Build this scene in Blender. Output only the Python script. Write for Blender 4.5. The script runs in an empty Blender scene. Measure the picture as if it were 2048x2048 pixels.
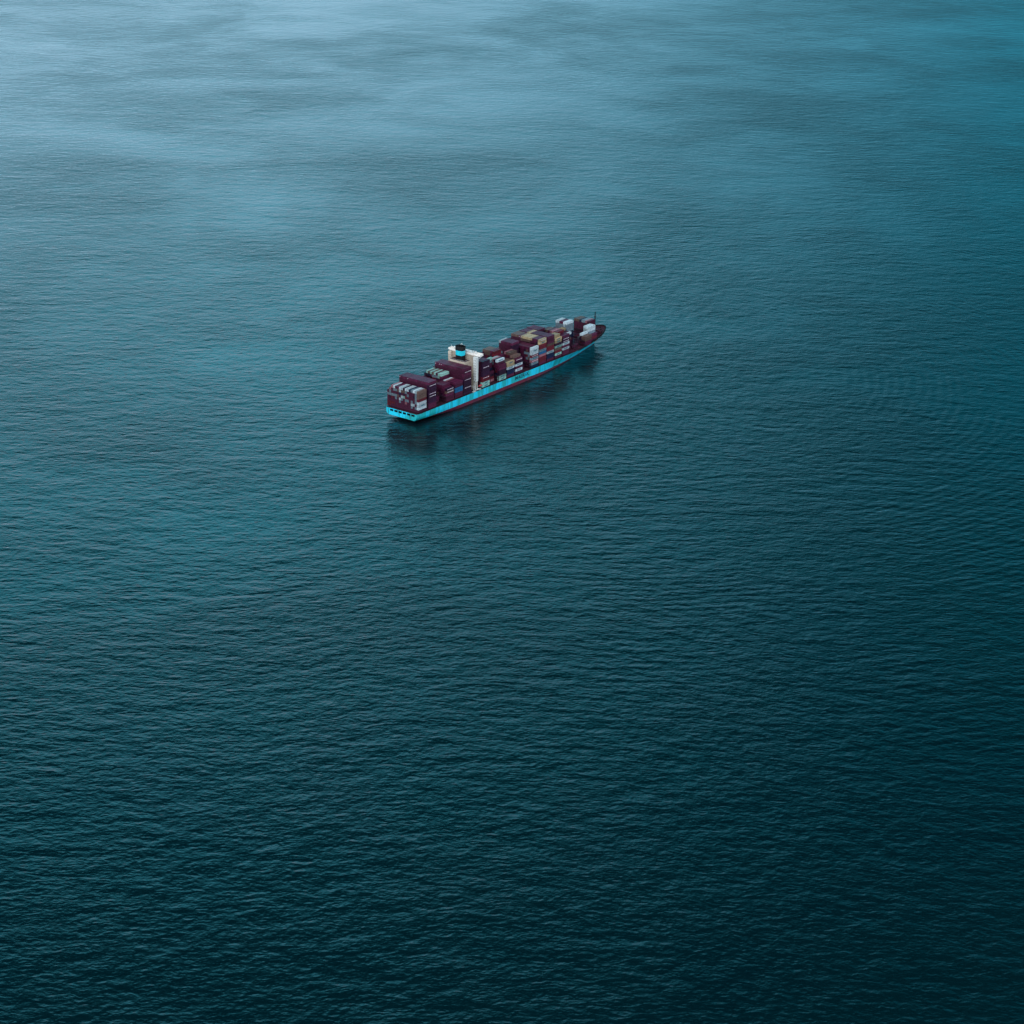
import bpy, bmesh, math, random
import numpy as np
from mathutils import Vector, Matrix

random.seed(7)
SC = bpy.context.scene
COL = SC.collection
R = math.radians

# ------------------------------------------------------------------ camera
FPX, PITCH, CAMH, ROLL = 4000.0, 22.05, 656.25, 1.05
cam_data = bpy.data.cameras.new('camera')
cam = bpy.data.objects.new('camera', cam_data)
COL.objects.link(cam)
cam_data.sensor_width = 36.0
cam_data.lens = 36.0 * FPX / 2048.0
cam_data.clip_start = 5.0
cam_data.clip_end = 200000.0
CAM_ROT = Matrix.Rotation(R(90 - PITCH), 4, 'X') @ Matrix.Rotation(R(ROLL), 4, 'Z')
cam.matrix_world = Matrix.Translation((0, 0, CAMH)) @ CAM_ROT
SC.camera = cam

# ------------------------------------------------------------------ view
SC.view_settings.view_transform = 'Standard'
SC.view_settings.look = 'None'
SC.view_settings.exposure = 0.05
SC.view_settings.gamma = 1.0
SC.view_settings.use_curve_mapping = False
try:
    SC.cycles.max_bounces = 6
    SC.cycles.use_denoising = True
except Exception:
    pass

# ------------------------------------------------------------------ node helper
class NT:
    def __init__(self, tree):
        self.t = tree; tree.nodes.clear()
    def n(self, kind, **kw):
        nd = self.t.nodes.new(kind)
        for k, v in kw.items():
            setattr(nd, k, v)
        return nd
    def l(self, a, b):
        self.t.links.new(a, b)
    def put(self, sock, v):
        if isinstance(v, bpy.types.NodeSocket): self.l(v, sock)
        else: sock.default_value = v
    def math(self, op, a, b=None, c=None, clamp=False):
        nd = self.n('ShaderNodeMath', operation=op); nd.use_clamp = clamp
        self.put(nd.inputs[0], a)
        if b is not None: self.put(nd.inputs[1], b)
        if c is not None: self.put(nd.inputs[2], c)
        return nd.outputs[0]
    def ramp(self, v, a, b, c=0.0, d=1.0, smooth=True):
        nd = self.n('ShaderNodeMapRange'); nd.interpolation_type = 'SMOOTHSTEP' if smooth else 'LINEAR'
        self.put(nd.inputs[0], v)
        for i, x in enumerate((a, b, c, d)): self.put(nd.inputs[1 + i], x)
        return nd.outputs[0]
    def mix(self, f, a, b, kind='MIX'):
        nd = self.n('ShaderNodeMix', data_type='RGBA', blend_type=kind)
        self.put(nd.inputs[0], f); self.put(nd.inputs[6], a); self.put(nd.inputs[7], b)
        return nd.outputs[2]
    def noise(self, vec, scale, detail=2.0, rough=0.5, dist=0.0):
        nd = self.n('ShaderNodeTexNoise')
        self.l(vec, nd.inputs['Vector']); nd.inputs['Scale'].default_value = scale
        nd.inputs['Detail'].default_value = detail; nd.inputs['Roughness'].default_value = rough
        nd.inputs['Distortion'].default_value = dist
        return nd.outputs[0]
    def mapping(self, vec, loc=(0, 0, 0), rot=(0, 0, 0), scl=(1, 1, 1)):
        nd = self.n('ShaderNodeMapping'); self.l(vec, nd.inputs['Vector'])
        nd.inputs['Location'].default_value = loc; nd.inputs['Rotation'].default_value = rot
        nd.inputs['Scale'].default_value = scl
        return nd.outputs[0]

# ------------------------------------------------------------------ world: overcast sky
SUN_EL, SUN_AZ = R(48), R(205)          # sun high behind the camera, veiled by cloud
world = bpy.data.worlds.new("World"); SC.world = world
world.use_nodes = True
w = NT(world.node_tree)
sky = w.n('ShaderNodeTexSky', sky_type='NISHITA')
sky.sun_disc = False; sky.sun_elevation = SUN_EL; sky.sun_rotation = SUN_AZ
tc = w.n('ShaderNodeTexCoord')
sep = w.n('ShaderNodeSeparateXYZ'); w.l(tc.outputs['Generated'], sep.inputs[0])
dx, dy, dz = sep.outputs
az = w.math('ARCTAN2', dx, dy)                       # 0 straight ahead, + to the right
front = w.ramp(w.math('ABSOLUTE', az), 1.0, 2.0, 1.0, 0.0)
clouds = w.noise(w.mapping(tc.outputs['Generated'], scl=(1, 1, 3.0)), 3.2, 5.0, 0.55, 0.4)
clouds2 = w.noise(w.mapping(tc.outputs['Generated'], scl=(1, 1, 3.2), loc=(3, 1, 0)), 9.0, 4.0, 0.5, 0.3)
# bright low sky, deepening teal and then an unseen dark bank added to darken the near water
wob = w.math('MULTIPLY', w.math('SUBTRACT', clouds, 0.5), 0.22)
right = w.ramp(w.math('ADD', az, wob), -0.22, 0.30, 0.0, 1.0)  # sky dimmed towards the right to darken that side of the water
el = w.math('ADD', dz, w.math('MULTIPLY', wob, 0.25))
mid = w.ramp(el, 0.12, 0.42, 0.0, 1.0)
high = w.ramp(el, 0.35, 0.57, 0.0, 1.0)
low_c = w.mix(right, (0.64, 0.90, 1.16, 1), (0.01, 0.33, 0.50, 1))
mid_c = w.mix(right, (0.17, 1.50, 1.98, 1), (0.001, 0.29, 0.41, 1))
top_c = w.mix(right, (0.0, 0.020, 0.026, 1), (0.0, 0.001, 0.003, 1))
back = (1.35, 1.42, 1.58, 1)  # unseen sky behind the camera, brightened to light the ship
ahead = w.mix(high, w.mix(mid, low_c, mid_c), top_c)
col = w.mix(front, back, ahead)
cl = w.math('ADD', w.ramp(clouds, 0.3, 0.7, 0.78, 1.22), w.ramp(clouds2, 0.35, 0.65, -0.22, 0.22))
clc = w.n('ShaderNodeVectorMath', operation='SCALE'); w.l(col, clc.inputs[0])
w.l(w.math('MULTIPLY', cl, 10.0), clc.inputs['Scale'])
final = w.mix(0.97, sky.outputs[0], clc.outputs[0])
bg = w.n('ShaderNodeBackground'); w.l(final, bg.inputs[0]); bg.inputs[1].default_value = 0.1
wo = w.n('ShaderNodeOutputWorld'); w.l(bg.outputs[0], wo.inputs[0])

sun_data = bpy.data.lights.new('sun', 'SUN'); sun_data.energy = 1.1; sun_data.angle = R(25)
sun_data.color = (1.0, 0.96, 0.9)
sun = bpy.data.objects.new('sun', sun_data); COL.objects.link(sun)
sd = Vector((math.sin(SUN_AZ) * math.cos(SUN_EL), math.cos(SUN_AZ) * math.cos(SUN_EL), math.sin(SUN_EL)))
sun.rotation_euler = sd.to_track_quat('Z', 'Y').to_euler()

# ------------------------------------------------------------------ materials
def mat(name, color, rough=0.6, var=0.25, scale=0.6, streak=0.0, metallic=0.0, dark=None):
    m = bpy.data.materials.new(name); m.use_nodes = True
    t = NT(m.node_tree)
    b = t.n('ShaderNodeBsdfPrincipled'); o = t.n('ShaderNodeOutputMaterial'); t.l(b.outputs[0], o.inputs[0])
    b.inputs['Specular IOR Level'].default_value = 0.3
    b.inputs['Roughness'].default_value = rough; b.inputs['Metallic'].default_value = metallic
    tc = t.n('ShaderNodeTexCoord')
    info = t.n('ShaderNodeNewGeometry')
    nz = t.noise(t.mapping(info.outputs['Position'], scl=(1, 1, 0.45)), scale, 4.0, 0.6)
    f = t.ramp(nz, 0.3, 0.7)
    dk = dark if dark else tuple(c * (1 - var) for c in color)
    c = t.mix(f, tuple(dk) + (1,), tuple(color) + (1,))
    oi = t.n('ShaderNodeObjectInfo')
    v = t.ramp(oi.outputs['Random'], 0, 1, 1 - var, 1 + var * 0.6, smooth=False)
    sc = t.n('ShaderNodeVectorMath', operation='SCALE'); t.l(c, sc.inputs[0]); t.l(v, sc.inputs['Scale'])
    t.l(sc.outputs[0], b.inputs['Base Color'])
    return m

CC = {
    'm': ('maroon', (0.082, 0.012, 0.045)),
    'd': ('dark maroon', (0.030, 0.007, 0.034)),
    'r': ('red', (0.130, 0.012, 0.026)),
    'p': ('dusty pink', (0.28, 0.12, 0.15)),
    'w': ('white', (0.44, 0.57, 0.63)),
    'g': ('pale grey', (0.17, 0.25, 0.31)),
    'y': ('tan yellow', (0.36, 0.30, 0.18)),
    'n': ('navy', (0.004, 0.012, 0.055)),
    'b': ('blue', (0.008, 0.110, 0.260)),
    'e': ('mint green', (0.24, 0.46, 0.42)),
    'o': ('dull brown', (0.13, 0.085, 0.075)),
}
CMAT = {k: mat('container_paint_' + v[0].replace(' ', '_'), v[1], 0.45, 0.36, 0.9) for k, v in CC.items()}
M_lash = mat('dark_steel', (0.030, 0.014, 0.030), 0.6)
M_deck = mat('deck_oxide', (0.055, 0.010, 0.028), 0.7, 0.4, 0.25)
M_white = mat('white_paint', (0.64, 0.72, 0.72), 0.5, 0.12, 0.35)
M_wing = mat('bright_white_paint', (0.86, 0.86, 0.82), 0.5, 0.06, 0.35)
M_cream = mat('cream_paint', (0.50, 0.45, 0.37), 0.55, 0.3, 0.3)
M_black = mat('black_paint', (0.002, 0.003, 0.006), 0.75, 0.2)
M_cyan2 = mat('funnel_cyan', (0.01, 0.62, 0.78), 0.5, 0.2, 0.5)
M_glass = mat('window_glass', (0.02, 0.03, 0.045), 0.15, 0.1)
M_text = mat('navy_lettering', (0.001, 0.03, 0.06), 0.6, 0.1)
M_mark = mat('white_marking', (0.62, 0.58, 0.66), 0.6, 0.1)
M_markd = mat('teal_marking', (0.02, 0.13, 0.18), 0.6, 0.1)
M_orange = mat('lifeboat_red', (0.45, 0.07, 0.08), 0.5, 0.1)

def hull_mat(name, c1, c2, c3):
    m = bpy.data.materials.new(name); m.use_nodes = True
    t = NT(m.node_tree)
    b = t.n('ShaderNodeBsdfPrincipled'); o = t.n('ShaderNodeOutputMaterial'); t.l(b.outputs[0], o.inputs[0])
    b.inputs['Roughness'].default_value = 0.5
    tc = t.n('ShaderNodeTexCoord'); ob = tc.outputs['Object']
    n1 = t.noise(t.mapping(ob, scl=(0.13, 0.02, 0.02)), 1.0, 2.0, 0.6)
    n2 = t.noise(t.mapping(ob, scl=(0.9, 0.3, 0.06)), 1.0, 3.0, 0.6)
    n3 = t.noise(t.mapping(ob, scl=(0.5, 0.5, 0.9)), 1.0, 3.0, 0.7)
    c = t.mix(t.ramp(n1, 0.44, 0.60), c1 + (1,), c2 + (1,))
    c = t.mix(t.math('MULTIPLY', t.ramp(n2, 0.50, 0.68), 0.8), c, c3 + (1,))
    c = t.mix(t.math('MULTIPLY', t.ramp(n3, 0.6, 0.8), 0.3), c, c3 + (1,))
    t.l(c, b.inputs['Base Color'])
    return m
M_hull = hull_mat('cyan_hull_paint', (0.001, 0.58, 0.82), (0.001, 0.38, 0.42), (0.006, 0.20, 0.24))
M_red = hull_mat('red_antifouling', (0.085, 0.010, 0.036), (0.12, 0.013, 0.034), (0.035, 0.008, 0.024))

# ------------------------------------------------------------------ water
def water_material():
    m = bpy.data.materials.new('sea_water'); m.use_nodes = True
    t = NT(m.node_tree)
    geo = t.n('ShaderNodeNewGeometry'); pos = geo.outputs['Position']
    # slow wander of the wave direction
    wn = t.n('ShaderNodeTexNoise'); t.l(t.mapping(pos, scl=(0.0012, 0.0009, 0.001)), wn.inputs['Vector'])
    wn.inputs['Scale'].default_value = 1.0; wn.inputs['Detail'].default_value = 1.0
    off = t.n('ShaderNodeVectorMath', operation='SCALE'); t.l(wn.outputs['Color'], off.inputs[0]); off.inputs['Scale'].default_value = 70.0
    ad = t.n('ShaderNodeVectorMath', operation='ADD'); t.l(pos, ad.inputs[0]); t.l(off.outputs[0], ad.inputs[1])
    p = ad.outputs[0]
    def octave(L, ang, aniso, amp, detail=2.0, rough=0.5, seed=0.0, dist=0.0):
        v = t.mapping(p, loc=(seed, seed * 1.7, 0), rot=(0, 0, R(ang)), scl=(1.0 / (L * aniso), 1.0 / L, 1.0))
        n = t.noise(v, 1.0, detail, rough, dist)
        return t.math('MULTIPLY', n, amp)
    def crest(L, ang, aniso, amp, seed):
        n = octave(L, ang, aniso, 1.0, 1.0, 0.5, seed, 0.3)
        d = t.math('SUBTRACT', n, 0.5)
        r = t.math('SQRT', t.math('ADD', t.math('MULTIPLY', d, d), 0.0012))
        return t.math('MULTIPLY', r, -amp)
    hs = [crest(8.0, 4, 1.8, 0.72, 12.3), crest(4.2, -14, 1.7, 0.40, 2.9),
          octave(26, -14, 2.0, 0.65, 1.0, 0.4, 3.1),
          octave(13.5, 12, 1.9, 0.78, 1.0, 0.45, 8.3),
          octave(7.6, -24, 1.6, 0.50, 1.5, 0.5, 1.9, 0.3),
          octave(4.0, 10, 1.6, 0.33, 2.0, 0.55, 5.7, 0.4),
          octave(1.9, -5, 1.6, 0.19, 2.0, 0.55, 7.7, 0.4)]
    h = hs[0]
    for k in hs[1:]: h = t.math('ADD', h, k)
    # faint curved swell bending round the anchored hull
    dv = t.n('ShaderNodeVectorMath', operation='DISTANCE'); t.l(p, dv.inputs[0]); dv.inputs[1].default_value = (95.0, 2080.0, 0.0)
    dist = dv.outputs['Value']
    ring = t.math('SINE', t.math('ADD', t.math('MULTIPLY', dist, 0.6), t.math('MULTIPLY', t.noise(t.mapping(pos, scl=(0.012, 0.012, 1)), 1.0, 2.0), 7.0)))
    fade = t.math('MULTIPLY', t.ramp(dist, 180.0, 380.0, 0.0, 1.0), t.ramp(dist, 700.0, 1150.0, 1.0, 0.0))
    fade = t.math('MULTIPLY', fade, t.ramp(t.noise(t.mapping(pos, loc=(9, 4, 0), scl=(0.006, 0.006, 1)), 1.0, 2.0), 0.4, 0.62))
    sx = t.n('ShaderNodeSeparateXYZ'); t.l(pos, sx.inputs[0])
    fade = t.math('MULTIPLY', fade, t.ramp(sx.outputs[0], -120.0, 120.0, 0.0, 1.0))
    h = t.math('ADD', h, t.math('MULTIPLY', t.math('MULTIPLY', ring, fade), 0.075))
    # wind patches: calmer and rougher water
    pn = t.noise(t.mapping(pos, loc=(2.3, 0.4, 0), rot=(0, 0, R(24)), scl=(0.0017, 0.0016, 1)), 1.0, 6.0, 0.6, 0.5)
    pn2 = t.noise(t.mapping(pos, loc=(5, 2, 0), rot=(0, 0, R(32)), scl=(0.0045, 0.0055, 1)), 1.0, 5.0, 0.62, 0.6)
    patch = t.math('ADD', t.ramp(pn, 0.35, 0.65, 0.86, 1.22), t.ramp(pn2, 0.35, 0.65, -0.12, 0.12))
    h = t.math('MULTIPLY', h, patch)
    bump = t.n('ShaderNodeBump'); bump.inputs['Strength'].default_value = 1.0; bump.inputs['Distance'].default_value = 1.0
    t.l(h, bump.inputs['Height'])
    fr = t.n('ShaderNodeFresnel'); fr.inputs[0].default_value = 1.333; t.l(bump.outputs[0], fr.inputs['Normal'])
    body = t.n('ShaderNodeBsdfDiffuse')
    bc = t.mix(t.ramp(pn, 0.3, 0.7), (0.0, 0.0080, 0.0122, 1), (0.0, 0.0095, 0.0130, 1))
    t.l(bc, body.inputs[0]); t.l(bump.outputs[0], body.inputs['Normal'])
    gl = t.n('ShaderNodeBsdfGlossy'); gl.inputs['Color'].default_value = (1, 1, 1, 1)
    t.l(t.ramp(patch, 0.6, 1.4, 0.15, 0.24), gl.inputs['Roughness']); t.l(bump.outputs[0], gl.inputs['Normal'])
    flat = t.n('ShaderNodeFresnel'); flat.inputs[0].default_value = 1.333      # rough water loses most mirror light at grazing angles
    mod = t.math('ADD', t.ramp(pn, 0.36, 0.64, 0.17, -0.17), t.ramp(pn2, 0.36, 0.64, 0.09, -0.09))
    refl = t.math('ADD', 1.0, t.math('MULTIPLY', mod, t.ramp(flat.outputs[0], 0.05, 0.34, 0.22, 1.0, smooth=False)))
    mx = t.n('ShaderNodeMixShader'); t.l(t.math('MULTIPLY', fr.outputs[0], refl, clamp=True), mx.inputs[0]); t.l(body.outputs[0], mx.inputs[1]); t.l(gl.outputs[0], mx.inputs[2])
    o = t.n('ShaderNodeOutputMaterial'); t.l(mx.outputs[0], o.inputs[0])
    return m

bm = bmesh.new()
W = 60000.0
vs = [bm.verts.new(v) for v in ((-W, -W, 0), (W, -W, 0), (W, W, 0), (-W, W, 0))]
bm.faces.new(vs)
me = bpy.data.meshes.new('sea_water'); bm.to_mesh(me); bm.free()
me.materials.append(water_material())
sea = bpy.data.objects.new('sea_water', me); COL.objects.link(sea)
sea['kind'] = 'structure'; sea['label'] = 'dark teal open sea covered in small wind waves'

# ------------------------------------------------------------------ ship frame
PSI = R(53.54); T0 = 2.0
SX, SY = math.sin(PSI), -math.cos(PSI)               # starboard direction
ORIGIN = Vector((-111.95 + T0 * SX, 1854.48 + T0 * SY, 0))
SHIP = Matrix.Translation(ORIGIN) @ Matrix.Rotation(PSI, 4, 'Z')     # local x ahead, y to port, z up
HB, LOA, ZC, TIER, PITCHB = 20.5, 350.0, 11.72, 2.74, 13.98

def new_obj(name, bm_or_me, mats, parent=None, label=None):
    if isinstance(bm_or_me, bmesh.types.BMesh):
        me = bpy.data.meshes.new(name); bm_or_me.normal_update(); bm_or_me.to_mesh(me); bm_or_me.free()
    else: me = bm_or_me
    if mats is not None:
        for m in (mats if isinstance(mats, (list, tuple)) else [mats]): me.materials.append(m)
    o = bpy.data.objects.new(name, me); COL.objects.link(o)
    if parent is not None: o.parent = parent
    if label: o['label'] = label
    return o

def box(bm, x0, x1, y0, y1, z0, z1, mi=0, taper=None):
    vs = []
    for z in (z0, z1):
        for (x, y) in ((x0, y0), (x1, y0), (x1, y1), (x0, y1)):
            vs.append(bm.verts.new((x, y, z)))
    fs = [(3, 2, 1, 0), (4, 5, 6, 7), (0, 1, 5, 4), (1, 2, 6, 5), (2, 3, 7, 6), (3, 0, 4, 7)]
    for f in fs:
        fc = bm.faces.new([vs[i] for i in f]); fc.material_index = mi
    return vs

def cyl(bm, p0, p1, r0, r1=None, n=10, mi=0):
    r1 = r0 if r1 is None else r1
    p0, p1 = Vector(p0), Vector(p1)
    q = (p1 - p0).to_track_quat('Z', 'Y')
    a = [bm.verts.new(p0 + q @ Vector((r0 * math.cos(2 * math.pi * k / n), r0 * math.sin(2 * math.pi * k / n), 0))) for k in range(n)]
    b = [bm.verts.new(p1 + q @ Vector((r1 * math.cos(2 * math.pi * k / n), r1 * math.sin(2 * math.pi * k / n), 0))) for k in range(n)]
    for k in range(n):
        bm.faces.new((a[k], a[(k + 1) % n], b[(k + 1) % n], b[k])).material_index = mi
    bm.faces.new(a[::-1]).material_index = mi; bm.faces.new(b).material_index = mi

ship = bpy.data.objects.new('container_ship', None); COL.objects.link(ship)
ship.matrix_world = SHIP
ship['label'] = 'long cyan hulled container ship with black and cyan funnel riding alone on the sea'
ship['category'] = 'container ship'

# ---- hull form
def b_deck(s):
    if s < 7: return HB - 1.3 * (1 - s / 7.0) ** 2.2
    if s < 262: return HB
    u = min(1.0, (s - 262) / (LOA - 262))
    return HB * (1 - u ** 2.8) ** 0.55
def b_wl(s):
    if s < 75: return HB * max(0.0, 1 - (max(0.0, 75 - s) / 70.0) ** 2.6)
    if s < 190: return HB
    u = min(1.0, (s - 190) / (333.0 - 190))
    return HB * (1 - u ** 1.45)
def z_deck(s):
    u = max(0.0, min(1.0, (s - 268) / 82.0))
    return 10.5 + 6.0 * u ** 1.25
def hull_point(u, z):
    """u along the length 0..1, z height; returns s, half breadth"""
    s0 = 0.0 if z >= 3.6 else (3.6 - z) * 3.0
    s1 = 333 + 17 * max(0.0, min(1.2, z / 16.5)) ** 1.5
    s = s0 + u * (s1 - s0)
    bd = b_deck(u * LOA); bw = b_wl(u * 333.0)
    if u < 0.4:
        v = max(0.0, min(1.0, (z + 1.5) / 9.0)); k = (1 - (1 - v) ** 2.2) ** 0.8
    else:
        k = max(0.0, min(1.0, z / max(10.5, z_deck(u * LOA)))) ** 1.5
    return s, bw + (bd - bw) * k
US = sorted(set([0, .002, .005, .009, .014, .02] + [i / 60 for i in range(2, 46)] + [0.75 + i / 100 for i in range(0, 25)] + [.993, .997, 1.0]))
def skin(zlo_fn, zhi_fn, n, mats, name, label=None, thick=True):
    bm = bmesh.new()
    for side in (-1, 1):
        grid = []
        for u in US:
            zt = zhi_fn(u * LOA); zlo = zlo_fn(u * LOA)
            row = []
            for j in range(n + 1):
                z = zlo + (zt - zlo) * j / n
                s, b = hull_point(u, z)
                row.append(bm.verts.new((s, side * b, z)))
            grid.append(row)
        for i in range(len(US) - 1):
            for j in range(n):
                f = (grid[i][j], grid[i + 1][j], grid[i + 1][j + 1], grid[i][j + 1])
                bm.faces.new(f if side < 0 else f[::-1]).smooth = True
    bmesh.ops.remove_doubles(bm, verts=bm.verts, dist=0.001)
    o = new_obj(name, bm, mats, ship, label)
    return o
def boot(s): return 3.5 - 3.1 * max(0.0, min(1.0, (s - 190) / 110.0))
hull = skin(boot, lambda s: z_deck(s), 8, M_hull, 'hull')
red = skin(lambda s: -3.0, boot, 6, M_red, 'lower_hull', 'red lower hull paint showing along the waterline')
# underside of the counter
bm = bmesh.new()
prev = None
for z in [-3 + 0.5 * k for k in range(16)]:
    s, b = hull_point(0, z)
    row = [bm.verts.new((s + 0.02, y * b, z)) for y in (-1, -.5, 0, .5, 1)]
    if prev:
        for k in range(4): bm.faces.new((prev[k], row[k], row[k + 1], prev[k + 1]))
    prev = row
    if z >= 3.5: break
new_obj('stern_counter', bm, M_red, ship)

# transom with six mooring openings
bm = bmesh.new()
zb, zt, zo0, zo1 = 3.5, 10.5, 7.6, 9.7
def tb(z): return hull_point(0, z)[1]
ys = []
for k in range(6):
    c = -14.8 + k * 5.4
    ys += [c - 2.05, c + 2.05]
def quad(y0, y1, z0, z1, e0=None, e1=None):
    a = (y0 if e0 is None else e0(z0)); b_ = (y1 if e1 is None else e1(z0)); c = (y1 if e1 is None else e1(z1)); d = (y0 if e0 is None else e0(z1))
    f = bm.faces.new([bm.verts.new((0, y, z)) for y, z in ((b_, z0), (a, z0), (d, z1), (c, z1))])
zs = [zb, 4.2, 5.0, 5.8, 6.8, zo0, zo1, zt]
ed = [None] + ys + [None]
L_ = lambda z: -tb(z); R_ = lambda z: tb(z)
for i in range(len(zs) - 1):
    z0, z1 = zs[i], zs[i + 1]
    segs = [-99] + ys + [99]
    for k in range(len(segs) - 1):
        if zs[i] == zo0 and k % 2 == 1: continue
        quad(segs[k], segs[k + 1], z0, z1, L_ if k == 0 else None, R_ if k == len(segs) - 2 else None)
bmesh.ops.remove_doubles(bm, verts=bm.verts, dist=0.001)
new_obj('transom', bm, M_hull, ship, 'flat cyan stern plate with a row of dark mooring openings')
proto = None
for k in range(6):
    c = -14.8 + k * 5.4
    if proto is None:
        bm = bmesh.new()
        P8 = [bm.verts.new((x, y, z)) for x in (0, 3) for y, z in ((-2.05, zo0), (2.05, zo0), (2.05, zo1), (-2.05, zo1))]
        for f in ((4, 5, 6, 7), (0, 1, 5, 4), (1, 2, 6, 5), (2, 3, 7, 6), (3, 0, 4, 7)): bm.faces.new([P8[i] for i in f])
        o = proto = new_obj('mooring_opening', bm, M_black, ship)
    else:
        o = proto.copy(); COL.objects.link(o); o.parent = ship
    o.location = (0, c, 0)

# deck sheet
bm = bmesh.new(); prev = None
for u in US:
    s = u * LOA; z = z_deck(s) - 0.06
    s_, b = hull_point(u, z)
    b = max(b - 0.05, 0.01)
    row = [bm.verts.new((s_ , y * b, z)) for y in (-1, 0, 1)]
    if prev:
        for k in range(2): bm.faces.new((prev[k], row[k], row[k + 1], prev[k + 1]))
    prev = row
new_obj('deck', bm, M_deck, ship)
# bulwark round the bow (inside and rail)
bm = bmesh.new()
for side in (-1, 1):
    prev = None
    for u in [0.80 + i * 0.01 for i in range(20)] + [0.995, 1.0]:
        z = z_deck(u * LOA)
        s, b = hull_point(u, z); b2 = max(b - 0.35, 0.0)
        hgt = 1.3 * min(1, (u - 0.80) / 0.05)
        row = [bm.verts.new((s, side * b, z)), bm.verts.new((s + .1, side * (b + .12), z + hgt)), bm.verts.new((s - 0.3, side * b2, z + hgt)), bm.verts.new((s - 0.3, side * b2, z - 1.3))]
        if prev:
            for k in range(3):
                f = (prev[k], row[k], row[k + 1], prev[k + 1])
                bm.faces.new(f if side < 0 else f[::-1])
        prev = row
new_obj('bulwark', bm, M_black, ship)
# deck rail along the sides
bm = bmesh.new()
for side in (-1, 1):
    for z in (0.55, 1.1):
        box(bm, 8, 262, side * 20.35 - .03, side * 20.35 + .03, 10.5 + z - .03, 10.5 + z + .03)
    for k in range(0, 86):
        x = 8 + k * 2.98
        box(bm, x - .03, x + .03, side * 20.35 - .04, side * 20.35 + .04, 10.4, 11.65)
new_obj('side_rail', bm, M_lash, ship)

# hatch covers and side pedestals, lashing bridges
def bay_s(n): return 4 + PITCHB * int(n[1:]) if n[0] == 'A' else 104.1 + PITCHB * int(n[1:])
BAYS = ['A%d' % i for i in range(6)] + ['F%d' % i for i in range(16)]
def rows_at(n):
    s = bay_s(n) + 6
    lim = min(b_deck(s + 6), b_deck(s)) + 0.2
    return lim
def zbase(n):
    return ZC + max(0.0, (bay_s(n) - 285) * 0.09)
for n in BAYS:
    s = bay_s(n); lim = min(17.6, rows_at(n) - 1.2)
    bm = bmesh.new()
    box(bm, s - .2, s + 12.5, -lim, lim, z_deck(s) - .5, zbase(n) - 0.25)
    for k in range(5):
        y = -lim + 0.4 + (2 * lim - .8) * k / 4
        box(bm, s - .1, s + 12.4, y - .15, y + .15, zbase(n) - 0.25, zbase(n) - 0.1)
    new_obj('hatch_cover', bm, M_deck, ship)
def lashing_bridge(s, lim, z0, z1):
    bm = bmesh.new()
    n = int(2 * lim / 2.5)
    for k in range(n + 1):
        y = -lim + 2 * lim * k / n
        box(bm, s - .10, s + .10, y - .12, y + .12, z0, z1)
    for z in (z0 + 2.9, z0 + 5.7, z1):
        if z <= z1:
            box(bm, s - .5, s + .5, -lim - .13, lim + .13, z - .12, z + .06)
            box(bm, s - .5, s - .44, -lim - .13, lim + .13, z + 1.0, z + 1.06)
    for k in range(0, n, 2):
        y = -lim + 2 * lim * k / n
        cyl(bm, (s, y, z0), (s, y + 2 * lim / n, z0 + 2.9), .07, n=4)
    return new_obj('lashing_bridge', bm, M_lash, ship)
for i, n in enumerate(BAYS):
    if n == 'F0': continue
    s = bay_s(n) - 0.9
    if i == 0: continue
    lashing_bridge(s, min(20.2, rows_at(n)), z_deck(s), z_deck(s) + 7.0)

# ---- accommodation, bridge, funnel
house = bpy.data.objects.new('deckhouse', None); COL.objects.link(house); house.parent = ship
bm = bmesh.new(); box(bm, 96.2, 102.2, -15.5, 13.5, 10.3, 46.2); box(bm, 95.9, 96.2, -15.5, 12.5, 42.9, 43.1)
new_obj('accommodation_block', bm, M_cream, house)
for side, nm in ((-1, 's'), (1, 'p')):
    bm = bmesh.new()
    y0, y1 = (-19.9, -15.6) if side < 0 else (12.6, 16.6)
    a, b_ = min(y0, y1), max(y0, y1)
    vs = box(bm, 94.2, 97.4, a, b_, 20.4, 45.8)
    for v in vs:                                     # a little slimmer at the foot
        if v.co.z < 21:
            v.co.y += 0.45 * (1 if v.co.y < (a + b_) / 2 else -1); v.co.x += 0.3
    if side < 0: vs_keep = None
    tw = new_obj('side_tower', bm, M_white if side < 0 else M_cream, house)
    for k in range(8):
        for yy in ((a + 1.2), (b_ - 1.2)):
            bm = bmesh.new(); z = 22.5 + k * 2.8
            box(bm, 94.12, 94.4 , yy - .25, yy + .25, z, z + .6)
            new_obj('window', bm, M_glass, tw)
    # legs and stores under the tower
    bm = bmesh.new()
    for yy in (a + .9, b_ - .9):
        for xx in (94.8, 97.2): box(bm, xx - .15, xx + .15, yy - .15, yy + .15, 10.3, 20.4)
    cyl(bm, (95.5, a + .9, 10.4), (95.5, b_ - .9, 17), .12, n=4)
    new_obj('tower_leg_frame', bm, M_white, house)
bm = bmesh.new()
box(bm, 97.2, 102.6, -22.0, 18.6, 46.3, 46.9)                     # wing deck
box(bm, 97.1, 97.25, -22.0, 18.6, 46.9, 48.5); box(bm, 102.5, 102.6, -22.0, 18.6, 46.9, 48.5)
box(bm, 97.25, 102.5, -22.0, -21.88, 46.9, 48.5); box(bm, 97.25, 102.5, 18.48, 18.6, 46.9, 48.5)
new_obj('bridge_wing', bm, M_wing, house)
bm = bmesh.new()
cyl(bm, (98.4, -20.0, 43.8), (98.4, -21.6, 46.3), .18, n=5); cyl(bm, (98.4, -20.0, 43.8), (101.4, -21.6, 46.3), .18, n=5)
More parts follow.
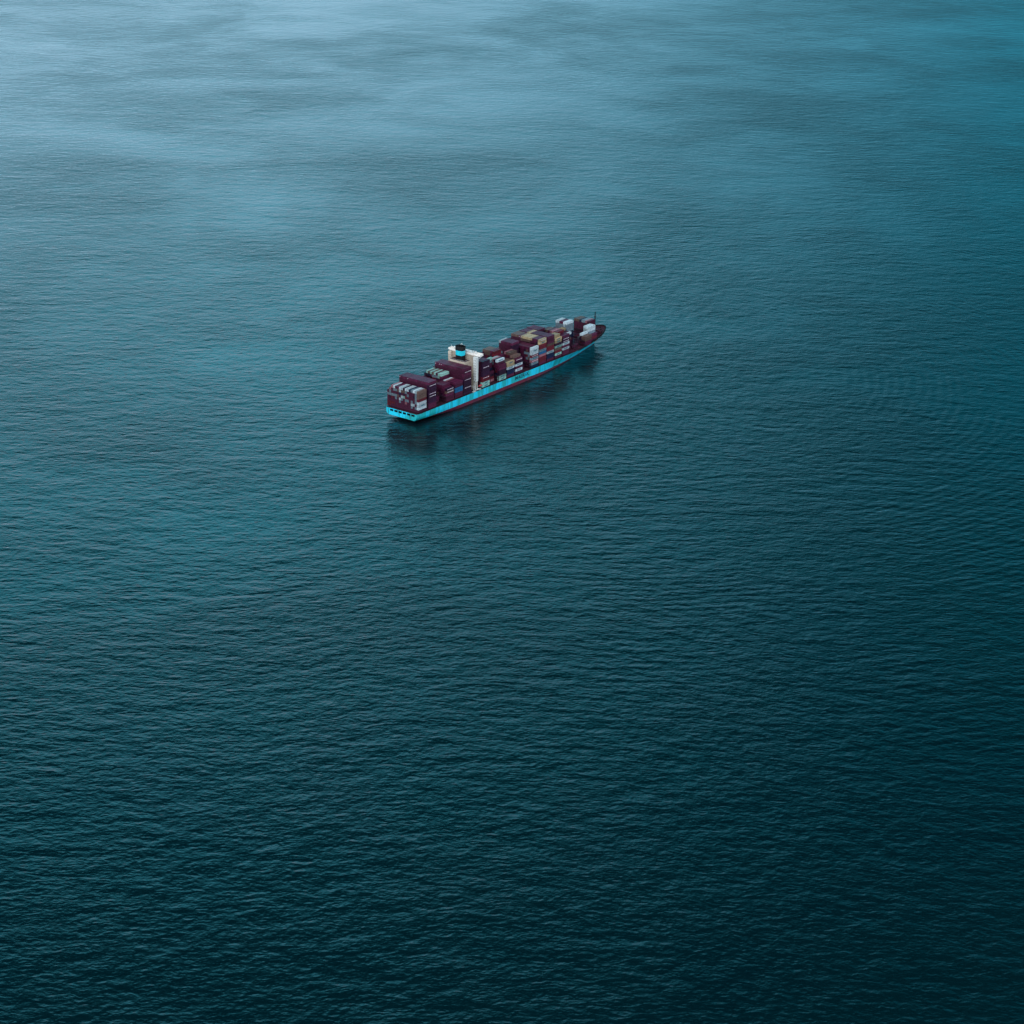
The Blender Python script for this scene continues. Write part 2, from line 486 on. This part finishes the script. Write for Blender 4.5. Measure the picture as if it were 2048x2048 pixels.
new_obj('wing_strut', bm, M_white, house)
bm = bmesh.new(); box(bm, 98.1, 102.3, -10.5, 9.5, 46.92, 48.9); box(bm, 97.8, 102.7, -10.9, 9.9, 48.9, 49.1)
wh = new_obj('wheelhouse', bm, M_white, house)
for k in range(7):
    bm = bmesh.new(); y = -9.4 + k * 2.7
    box(bm, 102.27, 102.42, y - 1.1, y + 1.1, 47.4, 48.7); new_obj('window', bm, M_glass, wh)
bm = bmesh.new()
cyl(bm, (100, 3.5, 49.0), (100, 3.5, 55.5), .35, .2, 8); box(bm, 99.8, 100.2, 1.0, 6.0, 52.2, 52.45); box(bm, 99.8, 100.2, 2.2, 4.8, 54.1, 54.3)
new_obj('radar_mast', bm, M_white, house)
for y, zz in ((6.0, 52.4), (1.1, 52.4)):
    bm = bmesh.new(); cyl(bm, (100, y, zz), (100, y, zz + .7), .25, .25, 6); box(bm, 98.6, 101.4, y - .15, y + .15, zz + .7, zz + 1.0)
    new_obj('radar_scanner', bm, M_white, house)
for y, hh, m_ in ((-10.2, 3.4, M_lash), (11, 3.0, M_black), (-6, 2.6, M_lash), (14.5, 3.2, M_black), (16.5, 2.2, M_white)):
    bm = bmesh.new(); cyl(bm, (99.5, y, 46.9), (99.5, y, 48.9 + hh), .22, .12, 5); new_obj('antenna', bm, m_, house)
for y in (12.5, -14.5):
    bm = bmesh.new(); cyl(bm, (100, y, 46.9), (100, y, 48.9), .5, .5, 10); cyl(bm, (100, y, 48.9), (100, y, 50.3), .95, .6, 10); new_obj('satellite_dome', bm, M_white, house)
bm = bmesh.new()
box(bm, 87.2, 96.15, -10.2, 9.4, 10.3, 40.7)
new_obj('engine_casing', bm, M_cream, house)
bm = bmesh.new(); box(bm, 87.4, 96.1, -10.0, 9.2, 40.7, 40.8)
new_obj('casing_deck', bm, M_deck, house)
bm = bmesh.new()
for (x0, x1, y0, y1) in ((87.25, 87.33, -10.1, 9.3), (87.3, 96, -10.15, -10.07), (87.3, 96, 9.27, 9.35)):
    box(bm, x0, x1, y0, y1, 41.7, 41.8)
for k in range(9): box(bm, 87.25, 87.33, -10.1 + k * 2.4, -10.0 + k * 2.4, 40.8, 41.8)
new_obj('casing_rail', bm, M_white, house)

funnel = bpy.data.objects.new('funnel', None); COL.objects.link(funnel); funnel.parent = ship
FC = (91.2, -1.6)
def ring(bm, z, sx, sy, n=24):
    out = []
    for k in range(n):
        a = 2 * math.pi * k / n; c, s = math.cos(a), math.sin(a)
        e = 0.6
        out.append(bm.verts.new((FC[0] + sx * math.copysign(abs(c) ** e, c), FC[1] + sy * math.copysign(abs(s) ** e, s), z)))
    return out
def funnel_part(name, z0, z1, m, cap=False):
    bm = bmesh.new()
    f = lambda z: (3.4 + (z - 40) * .035, 4.3 + (z - 40) * .055)
    a = ring(bm, z0, *f(z0)); b_ = ring(bm, z1, *f(z1)); n = len(a)
    for k in range(n): bm.faces.new((a[k], a[(k + 1) % n], b_[(k + 1) % n], b_[k])).smooth = True
    if cap:
        c = ring(bm, z1, f(z1)[0] - .4, f(z1)[1] - .4); d = ring(bm, z1 - 1.5, f(z1)[0] - .4, f(z1)[1] - .4)
        for k in range(n):
            bm.faces.new((b_[k], b_[(k + 1) % n], c[(k + 1) % n], c[k])); bm.faces.new((c[k], c[(k + 1) % n], d[(k + 1) % n], d[k]))
        bm.faces.new(d)
    return new_obj(name, bm, m, funnel)
funnel_part('funnel_base', 40.8, 46.2, M_black)
funnel_part('funnel_band', 46.2, 51.2, M_cyan2, False)['label'] = 'bright cyan band round the middle of the funnel'
funnel_part('funnel_top', 51.2, 55.4, M_black, True)
for (x, y, r) in ((-1.2, -1.6, .6), (-1.0, 1.2, .6), (1.3, 0, .8), (1.2, -2.3, .35), (1.2, 2.2, .35)):
    bm = bmesh.new(); cyl(bm, (FC[0] + x, FC[1] + y, 53.6), (FC[0] + x - .3, FC[1] + y, 56.6), r, r, 8)
    new_obj('exhaust_pipe', bm, M_black, funnel)

# small deck gear beside the tower
bm = bmesh.new()
cyl(bm, (99.8, -19.0, 14.4), (104.0, -19.0, 14.4), .9, .9, 10); 
new_obj('lifeboat', bm, M_orange, ship)
bm = bmesh.new()
for x in (90.5, 92.6): 
    box(bm, x - .2, x + .2, -20.1, -19.6, 10.3, 14.8); cyl(bm, (x, -19.8, 14.8), (x, -16.5, 16.2), .2, n=5)
box(bm, 88.8, 93.2, -20.2, -18.4, 10.3, 11.3); cyl(bm, (95.5, -19.6, 12.0), (98.0, -19.6, 12.0), .7, n=8)
box(bm, 99.2, 102.4, -20.0, -18.6, 10.6, 11.6)
new_obj('davit', bm, M_white, ship)

# forecastle gear and foremast
mast = bpy.data.objects.new('foremast', None); COL.objects.link(mast); mast.parent = ship
bm = bmesh.new(); cyl(bm, (330.5, -1.6, 14), (330.5, -1.6, 37.2), .85, .5, 8); new_obj('pole', bm, M_black, mast)
bm = bmesh.new(); box(bm, 329.6, 331.4, -2.8, -.4, 31.4, 31.6); new_obj('crosstree', bm, M_black, mast)
for side in (-1, 1):
    bm = bmesh.new(); cyl(bm, (332.5, side * 4.2 - 1.2, 15.6), (332.5, side * 4.2 + 1.2, 15.6), 1.0, n=10)
    box(bm, 331.2, 333.8, side * 4.2 + 1.3, side * 4.2 + 2.2, 14, 16.5); box(bm, 330.8, 331.2, side * 4.2 - 1.4, side * 4.2 + 2.2, 14, 15.2)
    cyl(bm, (333, side * 4.2, 15.0), (341, side * 2.2, 14.9), .25, n=5)
    new_obj('anchor_windlass', bm, CMAT['r'], ship)
proto = None
for k, (x, y) in enumerate(((338, 5), (338, -5), (331, 10), (331, -10), (334, 8.5), (334, -8.5), (344, 0))):
    if proto is None:
        bm = bmesh.new()
        for d in (-.7, .7): cyl(bm, (d, 0, 0), (d, 0, .9), .35, n=8); cyl(bm, (d, 0, .9), (d, 0, 1.0), .45, n=8)
        box(bm, -1.2, 1.2, -.4, .4, -.1, .08); o = proto = new_obj('bollard', bm, M_black, ship)
    else: o = proto.copy(); COL.objects.link(o); o.parent = ship
    o.location = (x, y, z_deck(x) - 0.02)
# breakwater
bm = bmesh.new()
for side in (-1, 1):
    v = [bm.verts.new(p) for p in ((329.2, 0, 14.4), (327.2, side * 12.3, 14.2), (326.9, side * 12.3, 17.8), (328.6, 0, 18.2))]
    bm.faces.new(v); v2 = [bm.verts.new((q.co.x - .3, q.co.y, q.co.z)) for q in v]; bm.faces.new(v2[::-1])
    for k in range(4): bm.faces.new((v[k], v[(k + 1) % 4], v2[(k + 1) % 4], v2[k]))
new_obj('breakwater', bm, M_deck, ship)

# hull lettering
def text_mesh(name, body, size, extrude=.02, offset=0.0):
    cu = bpy.data.curves.new(name, 'FONT'); cu.body = body; cu.size = size; cu.extrude = extrude; cu.offset = offset
    cu.align_x = 'CENTER'; cu.align_y = 'CENTER'; cu.resolution_u = 2
    o = bpy.data.objects.new(name, cu); COL.objects.link(o)
    dg = bpy.context.evaluated_depsgraph_get(); dg.update()
    me = bpy.data.meshes.new_from_object(o.evaluated_get(dg))
    me.name = name; bpy.data.objects.remove(o)
    return me
tm = text_mesh('hull_lettering', 'MAERSK', 6.6, .02, .10)
for side in (-1, 1):
    o = new_obj('hull_lettering', tm.copy(), M_text, ship)
    o.location = (171.0, side * (HB + .05), 7.5)
    o.rotation_euler = (R(90), 0, 0) if side < 0 else (R(90), 0, R(180))
    o.scale = (1.0, 0.85, 1.0)

# ------------------------------------------------------------------ containers
CL, CW, CH = 12.19, 2.36, 2.54
def container_geo(bm, ox, oy, oz, mi=0, ribs=9):
    """freight box: corner posts, rails, corrugated sides, ribbed roof and a barred door end"""
    x0, x1, y0, y1, z0, z1 = ox, ox + CL, oy - CW / 2, oy + CW / 2, oz, oz + CH
    p = .16
    for x in (x0, x1 - p):
        for y in (y0, y1 - p): box(bm, x, x + p, y, y + p, z0, z1, mi)
    for y in (y0, y1 - p):
        box(bm, x0 + p, x1 - p, y, y + p, z1 - .13, z1, mi); box(bm, x0 + p, x1 - p, y, y + p, z0, z0 + .16, mi)
    for x in (x0, x1 - p):
        box(bm, x, x + p, y0 + p, y1 - p, z1 - .13, z1, mi); box(bm, x, x + p, y0 + p, y1 - p, z0, z0 + .16, mi)
    for y, sg in ((y0, 1), (y1, -1)):
        pts = []
        for k in range(ribs):
            xa = x0 + p + (x1 - x0 - 2 * p) * k / ribs; w_ = (x1 - x0 - 2 * p) / ribs
            pts += [(xa, .03), (xa + .4 * w_, .03), (xa + .55 * w_, .12), (xa + .9 * w_, .12)]
        pts.append((x1 - p, .03))
        lo = [bm.verts.new((x, y + sg * d, z0 + .16)) for x, d in pts]; hi = [bm.verts.new((x, y + sg * d, z1 - .13)) for x, d in pts]
        for k in range(len(pts) - 1):
            f = (lo[k], lo[k + 1], hi[k + 1], hi[k])
            bm.faces.new(f if sg > 0 else f[::-1]).material_index = mi
    for x, sg in ((x0, 1), (x1, -1)):
        f = bm.faces.new([bm.verts.new(v) for v in ((x + sg * .05, y0 + p, z0 + .16), (x + sg * .05, y1 - p, z0 + .16), (x + sg * .05, y1 - p, z1 - .13), (x + sg * .05, y0 + p, z1 - .13))])
        f.material_index = mi
    for y in (-.75, -.3, .3, .75): box(bm, x0 + .0, x0 + .05, oy + y - .04, oy + y + .04, z0 + .16, z1 - .13, mi)
    box(bm, x0 + .01, x0 + .05, oy - .03, oy + .03, z0 + .16, z1 - .13, mi)
    f = bm.faces.new([bm.verts.new(v) for v in ((x0 + p, y0 + p, z1 - .04), (x1 - p, y0 + p, z1 - .04), (x1 - p, y1 - p, z1 - .04), (x0 + p, y1 - p, z1 - .04))]); f.material_index = mi
    f = bm.faces.new([bm.verts.new(v) for v in ((x0, y1, z0 + .02), (x1, y1, z0 + .02), (x1, y0, z0 + .02), (x0, y0, z0 + .02))]); f.material_index = mi

# per bay: tiers per row, row 0 at the starboard (near) edge, row 15 at the port edge
def H(*runs):
    out = []
    for n, v in runs: out += [v] * n
    return (out + [0] * 16)[:16]
BAYH = {
 'A0': H((14, 8), (1, 7), (1, 6)),
 'A1': H((15, 10), (1, 7)),
 'A2': H((3, 0), (5, 2), (4, 3), (4, 5)),
 'A3': H((2, 5), (4, 6), (6, 4), (4, 6)),
 'A4': H((3, 6), (2, 6), (2, 6), (1, 8), (7, 8), (1, 7)),
 'A5': H((15, 10), (1, 8)),
 'F0': H((3, 10), (11, 9), (2, 7)),
 'F1': H((2, 0), (1, 4), (1, 9), (3, 8), (8, 8), (1, 6)),
 'F2': H((1, 6), (1, 8), (3, 8), (2, 6), (8, 6), (1, 5)),
 'F3': H((2, 6), (4, 6), (1, 7), (6, 9), (2, 7), (1, 6)),
 'F4': H((1, 6), (1, 7), (1, 7), (3, 8), (3, 6), (6, 5), (1, 5)),
 'F5': H((3, 0), (3, 2), (6, 10), (1, 10), (3, 6)),
 'F6': H((8, 8), (7, 7), (1, 6)),
 'F7': H((1, 10), (14, 10), (1, 8)),
 'F8': H((15, 10), (1, 8)),
 'F9': H((1, 8), (3, 9), (5, 1), (6, 10), (1, 8)),
 'F10': H((2, 8), (1, 8), (2, 9), (5, 9), (4, 7), (2, 7)),
 'F11': H((3, 0), (3, 7), (2, 8), (7, 7), (1, 6)),
 'F12': H((3, 0), (3, 1), (6, 10), (3, 6), (1, 5)),
 'F13': H((2, 4), (1, 5), (12, 1)),
 'F15': H((4, 0), (2, 1), (8, 6), (1, 5)),
 'F14': H((2, 3), (3, 6), (10, 1)),
}
# paint of single boxes: (bay, row, tier) -> colour; tier 1 at the bottom
OV = {}
def ov(n, rows, tiers, c):
    for r in rows:
        for t_ in tiers: OV[(n, r, t_)] = c
rg = lambda a, b: range(a, b + 1)
ov('A0', rg(0, 15), rg(1, 3), 'm')
ov('A0', [0], [1], 'm'); ov('A0', [0], rg(2, 4), 'w'); ov('A0', [0], [5], 'r'); ov('A0', [0], rg(6, 8), 'o')
ov('A0', [1, 2], [8], 'w'); ov('A0', [3], [8], 'g'); ov('A0', [4], [8], 'n'); ov('A0', [5, 6], [8], 'w'); ov('A0', [7], [8], 'd')
ov('A0', [8, 9], [8], 'w'); ov('A0', [10, 11], [8], 'm'); ov('A0', [12], [8], 'w'); ov('A0', [13], [8], 'p'); ov('A0', [14], [7], 'p')
ov('A0', [1], [7, 6, 5], 'g'); ov('A0', [9], [7], 'w'); ov('A0', [7, 8], [7], 'o'); ov('A0', [6], [7], 'g'); ov('A0', [12, 11, 10], [7], 'g'); ov('A0', [10], [7], 'o')
ov('A0', [13, 15], [5], 'g'); ov('A0', [14, 12, 11], [5], 'g'); ov('A0', [11], [4], 'g'); ov('A0', [8], [5], 'w'); ov('A0', [7], [5], 'e')
ov('A0', [9], [4], 'w'); ov('A0', [9], [3], 'g'); ov('A0', [5, 6], [4], 'g'); ov('A0', [5], [6], 'g'); ov('A0', [3], [4], 'g'); ov('A0', [3, 2], [3], 'w')
ov('A0', [1], [4], 'g'); ov('A0', [14, 15], [2, 1], 'r'); ov('A0', [13, 12], [2], 'r'); ov('A0', [3, 1], [2], 'g'); ov('A0', [6], [3], 'p'); ov('A0', [14], [6, 5], 'g')
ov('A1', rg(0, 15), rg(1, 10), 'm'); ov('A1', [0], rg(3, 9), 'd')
ov('A3', rg(0, 1), rg(1, 5), 'm'); ov('A3', [0], [4], 'o'); ov('A3', [0], [5], 'd'); ov('A3', rg(2, 5), [6], 'm')
ov('A4', rg(0, 6), rg(1, 6), 'm'); ov('A4', [4], [6], 'p'); ov('A4', [0], [3, 4], 'b'); ov('A4', [8, 7], [8], 'e'); ov('A4', [8], [7], 'e'); ov('A4', [9], [8], 'm'); ov('A4', [10], [8], 'e'); ov('A4', [10, 11, 9], [7], 'g'); ov('A4', [11, 13], [8], 'o'); ov('A4', [12, 14], [8], 'e'); ov('A4', [5], [6], 'w')
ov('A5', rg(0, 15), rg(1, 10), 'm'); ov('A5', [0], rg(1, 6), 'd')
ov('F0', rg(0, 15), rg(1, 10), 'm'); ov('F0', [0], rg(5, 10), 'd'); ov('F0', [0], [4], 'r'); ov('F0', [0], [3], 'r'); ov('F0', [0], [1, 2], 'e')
ov('F1', [3], [9], 'e')
ov('F2', [1], [8], 'w'); ov('F2', [2], [8], 'd'); ov('F2', [3], [8], 'p'); ov('F2', [4], [8], 'w'); ov('F2', [5], [6], 'p'); ov('F2', [0], [6, 5], 'm'); ov('F2', [0], [3, 4], 'd'); ov('F2', [0], [1, 2], 'e'); ov('F2', [2], [4], 'g'); ov('F2', [3], [7], 'g')
ov('F3', [0], [6], 'y'); ov('F3', [0], [5], 'y'); ov('F3', [0], [4], 'w'); ov('F3', [0], [3, 2], 'n'); ov('F3', [0], [1], 'm'); ov('F3', rg(1, 3), [6], 'o')
ov('F3', [7, 8], [9], 'm'); ov('F3', [9, 10, 11, 12], [9], 'o'); ov('F3', [7], [8, 7], 'r'); ov('F3', [7], [9], 'r'); ov('F3', [11, 10, 9], [8], 'o')
ov('F4', [0], [6], 'm'); ov('F4', [0], [4], 'w'); ov('F4', [0], [2], 'w'); ov('F4', [0], [5], 'd'); ov('F4', [0], [3, 1], 'm'); ov('F4', [1, 2], [7], 'o'); ov('F4', rg(3, 5), [8], 'p'); ov('F4', [3, 4], [8], 'o')
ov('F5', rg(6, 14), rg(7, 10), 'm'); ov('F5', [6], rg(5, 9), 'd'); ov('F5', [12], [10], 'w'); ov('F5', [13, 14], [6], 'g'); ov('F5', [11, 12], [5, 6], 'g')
ov('F6', rg(0, 7), [8], 'm'); ov('F6', [0], [8, 7, 6], 'w'); ov('F6', [1, 2, 3], [6], 'g'); ov('F6', [0], [5], 'r'); ov('F6', [0], [4], 'g'); ov('F6', [0], [3], 'p'); ov('F6', [0], [2], 'g'); ov('F6', [0], [1], 'n'); ov('F6', [1], [5], 'g')
ov('F7', rg(0, 15), rg(1, 10), 'm'); ov('F7', [0], [9, 10], 'y'); ov('F7', [1], [9], 'd'); ov('F7', rg(4, 9), [10], 'y'); ov('F7', [5, 6, 7, 8, 9], [9], 'o'); ov('F7', rg(11, 14), [10], 'o'); ov('F7', [0], [8, 7], 'r')
ov('F7', [0], [6], 'g'); ov('F7', [0], [5], 'b'); ov('F7', [0], [4], 'p'); ov('F7', [0], [3, 2], 'r')
ov('F8', rg(0, 15), [10], 'm'); ov('F8', [0], [10, 9], 'm'); ov('F8', [0], [8], 'm'); ov('F8', [0], [7], 'o'); ov('F8', [0], [6, 5], 'r'); ov('F8', [0], [4], 'w'); ov('F8', [0], [3, 2], 'n'); ov('F8', [0], [1], 'm'); ov('F8', [9, 10], [10], 'y')
ov('F9', [1, 2, 3], [9], 'y'); ov('F9', [1, 2], [8], 'y'); ov('F9', [0], [8, 7], 'y'); ov('F9', [0], [6], 'd'); ov('F9', [0], [5], 'e'); ov('F9', [0], [4], 'o'); ov('F9', [0], [3], 'r'); ov('F9', [0], [2], 'e'); ov('F9', [0], [1], 'm')
ov('F9', rg(11, 15), rg(8, 10), 'm')
ov('F10', [0, 1, 2], [8], 'm'); ov('F10', [0], [7, 6], 'd'); ov('F10', [0], [5], 'w'); ov('F10', [0], [4], 'm'); ov('F10', [0], [3], 'w'); ov('F10', [0], [1, 2], 'm'); ov('F10', [5, 6], [9], 'p'); ov('F10', [3, 4], [9], 'r'); ov('F10', [7], [9], 'm'); ov('F10', [8, 9], [9], 'o')
ov('F11', [3], [7], 'w'); ov('F11', [6, 7], [8], 'y'); ov('F11', [3, 4], [6], 'n')
ov('F12', rg(6, 11), rg(6, 9), 'g'); ov('F12', [6, 7, 10, 11], [10], 'w'); ov('F12', [8, 9], [10], 'm'); ov('F12', [6], [6, 5, 4], 'n'); ov('F12', [7], [9], 'w')
ov('F13', [2], [5], 'w'); ov('F13', [2, 1], [4], 'd'); ov('F13', [0, 1], [4], 'o'); ov('F13', [0, 1], [2, 1], 'm'); ov('F13', [0, 1], [3], 'o')
ov('F14', rg(0, 5), rg(1, 2), 'm'); ov('F14', [2, 1], [2], 'r'); ov('F14', [1], [3], 'm'); ov('F14', [2, 3, 4], [3], 'g'); ov('F14', [2, 3, 4], [4, 5, 6], 'w'); ov('F14', [2], [4], 'g')
ov('F15', rg(6, 14), rg(1, 5), 'm'); ov('F15', [6], [6], 'm'); ov('F15', [7], [6], 'p'); ov('F15', [8, 9], [6], 'g'); ov('F15', [10], [6], 'n'); ov('F15', [11, 12, 13], [6], 'o')

boxes = {}
for n in BAYS:
    s = bay_s(n) + (-1.5 if n == 'A0' else 0); lim = rows_at(n)
    for r in range(16):
        y = -(20.0 - 1.25 - 2.5 * r)
        if abs(y) + 1.2 > lim + 0.3: continue
        for t_ in range(1, BAYH[n][r] + 1):
            c = OV.get((n, r, t_))
            if c is None:
                c = random.choices('mdropgwn', (58, 16, 7, 5, 2, 3, 1, 3))[0]
            boxes[(n, r, t_)] = (s, y, zbase(n) + (t_ - 1) * TIER, c)
def exposed(k):
    n, r, t_ = k
    if (n, r, t_ + 1) not in boxes: return True
    if (n, r - 1, t_) not in boxes or (n, r + 1, t_) not in boxes: return True
    i = BAYS.index(n)
    for j in (i - 1, i + 1):
        if j < 0 or j >= len(BAYS) or {BAYS[i], BAYS[j]} == {'A5', 'F0'} or (BAYS[j], r, t_) not in boxes: return True
    return False
shell = [k for k in boxes if exposed(k)]

# rank the boxes by how large they show (small depth buffer in numpy)
def project(P):
    M = (CAM_ROT.to_3x3().transposed())
    M = np.array(M); Q = (P - np.array([0, 0, CAMH])) @ M.T
    return np.stack([1024 + FPX * Q[:, 0] / -Q[:, 2], 1024 - FPX * Q[:, 1] / -Q[:, 2], -Q[:, 2]], 1)
S4 = np.array(SHIP)
def rank():
    X0, Y0, X1, Y1, F = 760, 600, 1220, 850, 3
    zb_ = np.full(((Y1 - Y0) * F, (X1 - X0) * F), 1e9); ib = np.full(zb_.shape, -1)
    faces = []
    def addf(idx, q):
        pw = np.array([[*v, 1.0] for v in q]) @ S4.T
        faces.append((idx, project(pw[:, :3])))
    for i, k in enumerate(shell):
        s, y, z, c = boxes[k]; a, b_, d, e, f, g = s, s + CL, y - CW / 2, y + CW / 2, z, z + CH
        addf(i, [(a, d, g), (b_, d, g), (b_, e, g), (a, e, g)])
        addf(i, [(a, d, f), (a, e, f), (a, e, g), (a, d, g)])
        addf(i, [(a, d, f), (b_, d, f), (b_, d, g), (a, d, g)])
    addf(-1, [(93.6, -20.3, 17), (98.6, -20.3, 17), (98.6, -20.3, 46), (93.6, -20.3, 46)])
    addf(-1, [(93.6, -20.3, 17), (93.6, -14, 17), (93.6, -14, 46), (93.6, -20.3, 46)])
    addf(-1, [(95, -20.3, 10), (95, 15, 10), (95, 15, 46), (95, -20.3, 46)])
    for idx, q in faces:
        x = (q[:, 0] - X0) * F; y = (q[:, 1] - Y0) * F; dep = q[:, 2].mean()
        xa, xb, ya, yb = int(x.min()), int(x.max()) + 1, int(y.min()), int(y.max()) + 1
        if xa < 0 or ya < 0 or xb >= zb_.shape[1] or yb >= zb_.shape[0]: continue
        gy, gx = np.mgrid[ya:yb + 1, xa:xb + 1]; gx = gx + .5; gy = gy + .5
        ins = np.ones(gx.shape, bool); sg = None
        area = sum(x[k] * y[(k + 1) % 4] - x[(k + 1) % 4] * y[k] for k in range(4))
        for k in range(4):
            k2 = (k + 1) % 4
            cr = (x[k2] - x[k]) * (gy - y[k]) - (y[k2] - y[k]) * (gx - x[k])
            ins &= (cr * area >= 0)
        sub = zb_[ya:yb + 1, xa:xb + 1]
        m = ins & (dep < sub)
        sub[m] = dep; ib[ya:yb + 1, xa:xb + 1][m] = idx
    cnt = np.bincount(ib[ib >= 0], minlength=len(shell))
    return cnt
cnt = rank()
order = sorted(range(len(shell)), key=lambda i: -cnt[i])
near = [shell[i] for i in order[:300] if cnt[i] > 0]
rest = [shell[i] for i in order[300:]] + [shell[i] for i in order[:300] if cnt[i] == 0]
print('containers', len(boxes), 'shell', len(shell), 'in view', int((cnt > 0).sum()), 'smallest', cnt[order[299]])

meshes = {}
for c in CC:
    bm = bmesh.new(); container_geo(bm, 0, 0, 0)
    me = bpy.data.meshes.new('shipping_container'); bm.normal_update(); bm.to_mesh(me); bm.free(); me.materials.append(CMAT[c]); meshes[c] = me
ORD = ['lowest', 'second', 'third', 'fourth', 'fifth', 'sixth', 'seventh', 'eighth', 'ninth', 'tenth']
ROWN = ['outermost near side', 'second', 'third', 'fourth', 'fifth', 'sixth', 'seventh', 'eighth', 'ninth', 'tenth', 'eleventh', 'twelfth', 'thirteenth', 'fourteenth', 'fifteenth', 'sixteenth']
ORDB = ['first', 'second', 'third', 'fourth', 'fifth', 'sixth', 'seventh', 'eighth', 'ninth', 'tenth', 'eleventh', 'twelfth', 'thirteenth', 'fourteenth', 'fifteenth']
def label_for(k, c):
    n, r, t_ = k
    tier = 'top tier' if (n, r, t_ + 1) not in boxes else ORD[t_ - 1] + ' tier'
    row = 'near edge stack' if r == 0 else ORDB[r] + ' stack inboard'
    i = int(n[1:])
    if n[0] == 'A': bay = ['sternmost bay', 'second bay from stern', 'third bay from stern', 'fourth bay from stern', 'fifth bay from stern', 'last bay behind bridge'][i]
    else: bay = ORDB[i] + ' bay ahead of bridge' if i < 15 else 'foremost bay at bow'
    return '%s container, %s, %s, %s' % (CC[c][0], tier, row, bay)
tmark = text_mesh('container_lettering', 'MAERSK', 1.9, .01, .04)
bm = bmesh.new()
box(bm, -4.6, 3.2, -.22, .22, 0, .02); box(bm, 3.6, 4.7, -.5, .5, 0, .02)
mark_me = bpy.data.meshes.new('side_marking'); bm.to_mesh(mark_me); bm.free()
bm = bmesh.new()
box(bm, -1.5, 1.9, -.55, .45, 0, .02); box(bm, 2.0, 3.0, -.3, .7, 0, .02); box(bm, -2.4, -1.6, -.7, .3, 0, .02)
patch_me = bpy.data.meshes.new('side_emblem'); bm.to_mesh(patch_me); bm.free()
SIDE_TEXT = {('F4', 0, 2), ('F4', 0, 4), ('F3', 0, 4), ('F8', 0, 4), ('F10', 0, 5), ('F10', 0, 3), ('F6', 0, 4), ('F2', 1, 8), ('F7', 0, 6), ('F6', 0, 2)}
SIDE_MARK = {('A1', 0, 6), ('A1', 0, 9), ('A5', 0, 9), ('A5', 0, 6), ('A5', 0, 3), ('F4', 0, 6), ('A3', 0, 5), ('F0', 0, 4), ('F10', 0, 7), ('F10', 0, 6), ('F6', 0, 3)}
SIDE_EMB = {('F7', 0, 10), ('F7', 0, 9), ('F3', 0, 6), ('F9', 0, 7), ('F9', 0, 8), ('F2', 0, 2), ('F2', 0, 1), ('F0', 0, 2), ('F0', 0, 1), ('F9', 0, 5), ('F9', 0, 2), ('A0', 0, 3), ('F6', 0, 7)}
def add_mark(o, me, m, name):
    p = bpy.data.objects.new(name, me); COL.objects.link(p); p.parent = o
    if not me.materials: me.materials.append(m)
    p.location = (CL / 2, -CW / 2 - .01, CH / 2); p.rotation_euler = (R(90), 0, 0)
WHITE_DOTS = mark_me.copy(); EMB = patch_me.copy()
near_obj = []
for k in near:
    s, y, z, c = boxes[k]
    o = bpy.data.objects.new('shipping_container', meshes[c]); COL.objects.link(o)
    o.matrix_world = SHIP @ Matrix.Translation((s, y, z)); near_obj.append(o)
    o['label'] = label_for(k, c); o['category'] = 'container'; o['group'] = 'shipping containers stacked on the ship'
    if k in SIDE_TEXT: add_mark(o, tmark, M_markd, 'lettering')
    elif k in SIDE_MARK or (k[1] == 0 and k[2] > 1 and (BAYS.index(k[0]) * 7 + k[2] * 3) % 11 == 0): add_mark(o, mark_me, M_mark, 'marking')
    elif k in SIDE_EMB: add_mark(o, patch_me, M_markd, 'emblem')
bm = bmesh.new(); box(bm, -.03, -.01, -.35, .35, -.25, .3); box(bm, -.03, -.01, .5, .8, -.6, -.4)
door_me = bpy.data.meshes.new('door_plate'); bm.to_mesh(door_me); bm.free(); door_me.materials.append(M_mark)
rnd = random.Random(3)
for o, k in zip(near_obj, near):
    if k[0] in ('A1', 'A5', 'A0', 'F5', 'F7') and k[1] > 0 and rnd.random() < 0.22:
        p = bpy.data.objects.new('door_plate', door_me); COL.objects.link(p); p.parent = o; p.location = (0, 0.2, CH * .55)
keys = list(CC)
bm = bmesh.new()
for k in rest:
    s, y, z, c = boxes[k]
    container_geo(bm, s, y, z, keys.index(c), ribs=4)
o = new_obj('stacked_containers', bm, [CMAT[c] for c in keys])
o.matrix_world = SHIP
o['kind'] = 'stuff'; o['label'] = 'mass of further maroon, grey and tan containers filling the gaps and far side of the stacks'
o['category'] = 'containers'; o['group'] = 'shipping containers stacked on the ship'
